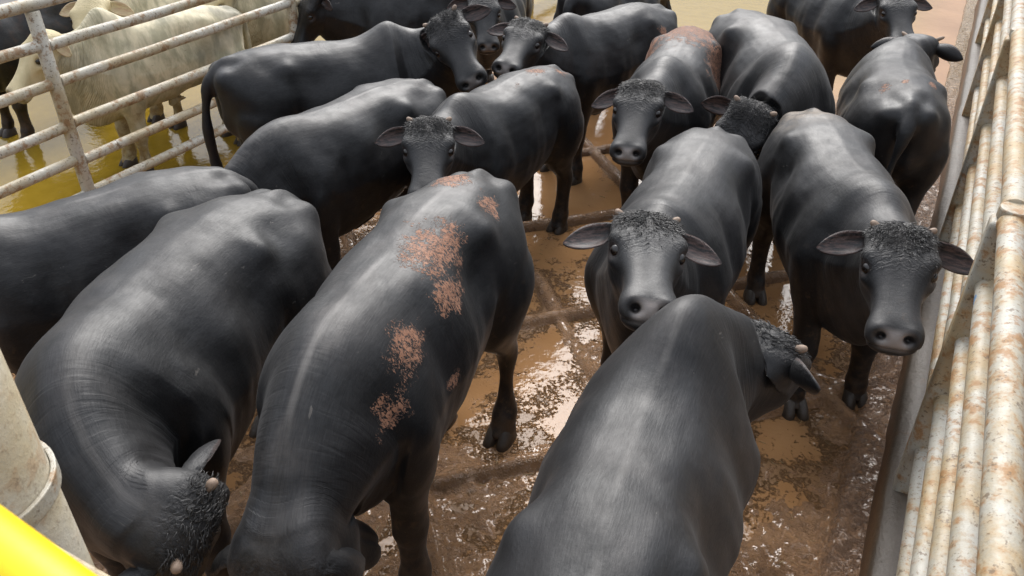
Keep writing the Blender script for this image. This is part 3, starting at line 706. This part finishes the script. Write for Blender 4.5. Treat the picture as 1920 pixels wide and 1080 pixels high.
def gate_corner():
    g=thing('gate_post','chipped white square gate post with strap and bolt at the lower left corner','post',(-1.535,.43,0))
    V,F=tube_geom((-.06,.10,-.05),(-.06,.10,3.1),.16,40); mesh_obj('column',V,F,M['wpaint'],g)
    V,F=[],[]
    ZS=2.04; tt=np.arange(48)/48*2*math.pi
    prof=((.162,ZS),(.174,ZS),(.174,ZS+.045),(.162,ZS+.045))
    for a in tt: V+=[(-.06+r*math.cos(a),.10+r*math.sin(a),z) for r,z in prof]
    for i in range(48):
        for c in range(4): p,q=i*4,((i+1)%48)*4; F.append((p+c,p+(c+1)%4,q+(c+1)%4,q+c))
    bev(mesh_obj('strap',V,F,M['wpaint2'],g,False),.003,2)
    V,F=tube_geom((.085,.045,ZS+.02),(.145,.022,ZS+.02),.036,6); bev(mesh_obj('bolt',V,F,M['wpaint'],g,False),.004,2)
    b=thing('gate_rail','speckled white steel rail running right from the gate post','rail',(-1.33,.54,2.05))
    V,F=box_geom(-.12,1.9,-.075,.0,-.07,.0); bev(mesh_obj('beam',V,F,M['wpaint'],b,False),.008,3)
    V,F=box_geom(-.12,1.9,-.07,-.005,-.42,-.36); bev(mesh_obj('lower_beam',V,F,M['wpaint2'],b,False),.008,3)
def yellow_rail():
    r=thing('handrail','bright yellow handrail out of focus in the lower left corner','handrail',(-.6,.211,2.777))
    V,F=tube_geom((-.55,.0424,.0),(.55,-.0424,.0),.034,28); mesh_obj('tube',V,F,M['yellow'],r)
    for x in (-.5,.5):
        V,F=tube_geom((x,-.077*x,-1.0),(x,-.077*x,-.025),.024,20); mesh_obj('upright',V,F,M['yellow'],r)

def straw():
    rg=np.random.RandomState(8); V,F=[],[]
    for k in range(260):
        x,y=rg.uniform(-4.0,.1),rg.uniform(1.0,7.0); a=rg.uniform(0,6.28); L=rg.uniform(.02,.075); b=rg.uniform(-1.2,1.2); n=5; w=rg.uniform(.0011,.0022)
        c=[]; px,py=x,y
        for i in range(n): c.append((px,py)); px+=math.cos(a)*L/n; py+=math.sin(a)*L/n; a+=b/n
        c=np.array(c); z=np.maximum(ground_h(c[:,0],c[:,1]),.007)+.0025
        rings=[]; t=np.arange(4)/4*2*math.pi
        for i in range(n):
            d=c[min(i+1,n-1)]-c[max(i-1,0)]; d/=np.linalg.norm(d)
            rings.append(np.array([c[i][0],c[i][1],z[i]])[None]+np.outer(np.cos(t)*w,[-d[1],d[0],0])+np.outer(np.sin(t)*w,[0,0,1]))
        loft(rings,V,F)
    o=mesh_obj('straw',V,F,simple('straw',(.34,.25,.12),.55,.4,.3,0.),None); o['kind']='stuff'; o['label']='scattered bits of straw and stalk lying on the wet mud'
# ------------------------------------------------------------------ the herd
SUN_EL=44; SUN_AZ=-24; SUN_ROT=SUN_AZ; SUN_E=1.05; SUN_A=42; SKY=.165; EXPO=1.15
def HERD():
    A=lambda lab,x,y,a,s,pose,mat,**k: make_animal(B,lab,(x,y),a,s,pose,mat,M,**k)
    k=coat
    plain=[k('black_coat',seed=i*1.7,dust=.45) for i in range(4)]
    A('black bull at the lower left bending its head down past the white gate post',-2.76,1.82,-90,1.12,(27,72,-52,0,-18,-8),k('black_coat',seed=2.,dust=.25),hump=.04,seed=1,locks=380,horn=.016,ears=((-10,-40),(20,0)))
    A('black bull cut off by the left edge, only its back and rump showing',-3.80,2.27,-116,1.0,(0,0,-10,0,0,0),plain[1],seed=2)
    A('black bull in the centre with large scaly pink patches on its left side, head down',-1.86,2.37,-86,1.15,(8,14,-66,2,-14,6),
      k('patchy_black_coat',seed=4.,dust=.6,spots=((-.10,.15,1.42,.14,1.25),(.02,.26,1.32,.09,1.3),(.36,.24,1.30,.09,1.4),(.52,.22,1.20,.08,1.5),(-.55,.2,1.42,.07,1.3),(-.6,-.03,1.44,.08,1.4),(.22,.3,1.33,.04,1),(.2,.38,1.05,.05,1))),seed=3,hump=.0,girth=.9,horn=0,ears=((-40,-80),(-30,-45)))
    A('black bull at the bottom edge seen from behind with another head resting on its back',-.58,1.92,102,1.09,(-10,-41,-44,34,46,0),k('black_coat',seed=5.,dust=.3),seed=4,locks=500,hump=.12,horn=.025,girth=.94,ears=((0,0),(5,62)))
    A('black bull facing the camera, its grey muzzle resting on the back in front',-1.06,4.06,-86,1.02,(-1,10,32,12,18,3),k('black_coat',seed=6.,muzzle=(.24,.21,.19),dust=.35),seed=5,locks=900,hump=.03,horn=.025,ears=((2,0),(4,0)))
    A('black bull beside the right fence facing the camera with curly forehead and lowered muzzle',-.32,4.77,-66,1.01,(2,-12,6,-6,27,0),k('black_coat',seed=7.,muzzle=(.24,.21,.19),dust=.35,rump_dust=.8),seed=6,locks=1000,hump=.02,horn=.022,ears=((2,0),(0,0)),legs=((0,0),(9,-4),(0,0),(0,0)))
    A('black bull turned away beside the right fence, rump and hanging tail towards the camera',-.26,6.70,102,1.02,(-8,-24,-24,6,-6,-5),k('black_coat',seed=8.,dust=.25,spots=((-.60,.16,1.44,.05,1.3),(-.55,.02,1.45,.03,1.2),(-.5,-.16,1.43,.035,1.5))),seed=7,tail=(.06,.02))
    A('black bull at the upper right curling its neck to its right behind the others',-1.08,6.64,-49,1.09,(-23,-50,-40,16,40,-8),k('black_coat',seed=9.,dust=.7),seed=8,locks=700,hump=.05,horn=.025)
    A('black bull with a raw pink scaly rump, facing the camera between two others',-1.81,6.24,-80,1.01,(-5,-4,3,12,27,3),k('pink_rumped_black_coat',seed=10.,muzzle=(.24,.21,.19),dust=.5,spots=((-.55,.0,1.42,.42,1.05),(-.30,-.30,1.25,.22,1.5),(-.35,.30,1.25,.24,1.5))),seed=9,locks=700,hump=.05,horn=0,ears=((2,0),(10,0)))
    A('black bull with a pale horn stub, muzzle over the rump of the one in front',-2.75,6.96,-110,.99,(-2,12,19,21,18,2),k('black_coat',seed=11.,dust=.4,spots=((-.5,.31,1.27,.06,1.2),)),seed=10,locks=600,hump=.06,horn=.025)
    A('smaller black bull with two pale horn stubs, its nose hidden by the patchy bull',-2.75,4.96,-98,.96,(2,27,12,11,17,5),k('black_coat',seed=12.,dust=.45,spots=((-.72,.12,1.43,.08,1.4),(-.45,.05,1.46,.07,1.6),(-.78,-.1,1.40,.08,1),(-.1,.1,1.46,.03,2))),seed=11,locks=800,hump=.07,horn=.025)
    A('black bull standing broadside left of centre with a brown line along its back',-3.45,4.05,-102,1.0,(0,0,-62,0,-25,0),k('black_coat',seed=13.,dust=.9),seed=12,horn=0)
    A('black bull against the left pipe fence, tail hanging, looking back at the camera',-4.27,5.00,56,1.04,(-4,-58,26,-46,10,6),k('black_coat',seed=14.,dust=.35),seed=13,locks=500,hump=.08,horn=.025,tail=(0,.02))
    A('black bull whose lowered head with a pale ear shows beyond the fence post',-5.10,7.35,-140,.96,(3,13,-8,5,0,1),plain[2],seed=14,horn=0)
    A('black bull peeping out between two others at the top edge with a grey muzzle',-4.45,8.0,-70,.95,(0,8,6,10,8,0),plain[3],seed=15,horn=0)
    A('black bull at the top right facing the camera behind the turned-away one',-1.15,9.37,-50,.98,(4,-7,14,-17,11,-3),plain[0],seed=16,horn=0)
    A('black bull at the top edge with only part of its back showing',-3.35,8.75,80,.96,(0,0,-20,0,0,0),plain[1],seed=17,horn=0)
    wg=dict(group='pale humped cattle beyond the left fence',name='bull')
    wc=dict(girth=.9,hump=.16,dewlap=.12,depth=-.06,horn=0,**wg)
    A('cream humped bull in profile behind the left fence post, wading in yellow water',-6.47,5.15,-108,.95,(3,6,8,0,0,1),k('cream_coat',white=True,seed=1.,muzzle=(.05,.045,.04)),seed=21,**wc)
    A('pale grey humped bull behind the cream one, its head over the cream hump',-7.20,6.15,-93,1.0,(-1,15,-1,16,20,2),k('grey_cream_coat',white=True,seed=2.,muzzle=(.05,.045,.04)),seed=22,**wc)
    A('cream bull at the top edge with its yellowish face beside the white rump',-6.5,7.1,-100,.98,(3,8,7,0,-7,4),k('cream_coat',white=True,seed=3.,muzzle=(.05,.045,.04)),seed=23,**wc)
    A('black bull with a red-brown ear cut off by the left edge beyond the fence',-8.25,5.1,-95,.95,(0,10,0,0,0,0),k('dark_brown_coat',seed=15.,brown=.8,dust=.2),seed=24,group='dark cattle beyond the left fence')
    A('black bull standing behind the cream bull at the upper left edge',-9.6,6.9,-20,1.0,(0,0,0,0,0,0),plain[1],seed=25,group='dark cattle beyond the left fence')
# ------------------------------------------------------------------ build
sc=bpy.context.scene
M={'eye':simple('eye',(.010,.007,.006),.08,.6,.2,0.),'horn':simple('horn',(.23,.165,.12),.6,.4,.25,.003,60.),'hair':simple('hair',(.020,.018,.0165),.36,.6,.5,0.),'hoof':simple('hoof',(.050,.038,.028),.45,.5,.5,.004,40.),
 'mud':mud_mat(),'water':water_mat(),'wall':wall_mat(),'wpaint':painted('white_paint',.35,3.,.25,1.15),'wpaint2':painted('white_paint_dirty',.7,4.,.6),'yellow':simple('yellow_paint',(.80,.53,.0),.4,.5,.04,.0005)}
for i in range(2): M['lpaint%d'%i]=painted('fence_paint',.75,10.+i,.25+.25*i,1.35)
for i in range(3): M['rpaint%d'%i]=painted('fence_paint',.8,20.+i,.8+.1*i,.90)
ground(); left_fence(); right_fence(); kerb_wall(); gate_corner(); yellow_rail(); straw()
B=prepare(.0105)
HERD()
w=bpy.data.worlds.new('World'); sc.world=w; w.use_nodes=True; nt=w.node_tree; bg=nt.nodes['Background']
sky=nt.nodes.new('ShaderNodeTexSky'); sky.sky_type='NISHITA'; sky.sun_disc=False; sky.sun_elevation=R(SUN_EL); sky.sun_rotation=R(SUN_ROT); sky.air_density=1.; sky.dust_density=2.; sky.ozone_density=1.
hs=nt.nodes.new('ShaderNodeHueSaturation'); hs.inputs['Saturation'].default_value=.28; nt.links.new(sky.outputs[0],hs.inputs['Color']); tc=nt.nodes.new('ShaderNodeTexCoord'); sx=nt.nodes.new('ShaderNodeSeparateXYZ'); nt.links.new(tc.outputs['Generated'],sx.inputs[0])
mr=nt.nodes.new('ShaderNodeMapRange'); nt.links.new(sx.outputs[2],mr.inputs[0]); mr.interpolation_type='SMOOTHSTEP'; mr.inputs[1].default_value=.05; mr.inputs[2].default_value=.85; mr.inputs[3].default_value=.2; mr.inputs[4].default_value=1.5
mx=nt.nodes.new('ShaderNodeVectorMath'); mx.operation='SCALE'; nt.links.new(hs.outputs[0],mx.inputs[0]); nt.links.new(mr.outputs[0],mx.inputs['Scale']); nt.links.new(mx.outputs[0],bg.inputs[0]); bg.inputs[1].default_value=SKY
s=bpy.data.lights.new('sun','SUN'); s.energy=SUN_E; s.angle=R(SUN_A); s.color=(1,.975,.94); so=bpy.data.objects.new('sun',s); C.objects.link(so)
az=R(SUN_AZ); d=Vector((math.sin(az)*math.cos(R(SUN_EL)),math.cos(az)*math.cos(R(SUN_EL)),math.sin(R(SUN_EL))))
so.rotation_euler=d.to_track_quat('Z','Y').to_euler()
cam=bpy.data.cameras.new('camera'); co=bpy.data.objects.new('camera',cam); C.objects.link(co); co.location=(0,0,3.4); co.rotation_euler=(R(90-33.41),0,R(27.87))
cam.sensor_width=36; cam.lens=1531/1920*36; cam.clip_end=500; cam.clip_start=.02
cam.dof.use_dof=True; cam.dof.focus_distance=4.6; cam.dof.aperture_fstop=7.5
sc.camera=co; vs=sc.view_settings; vs.view_transform='Standard'; vs.look='None'; vs.gamma=1; vs.use_curve_mapping=False; vs.exposure=EXPO
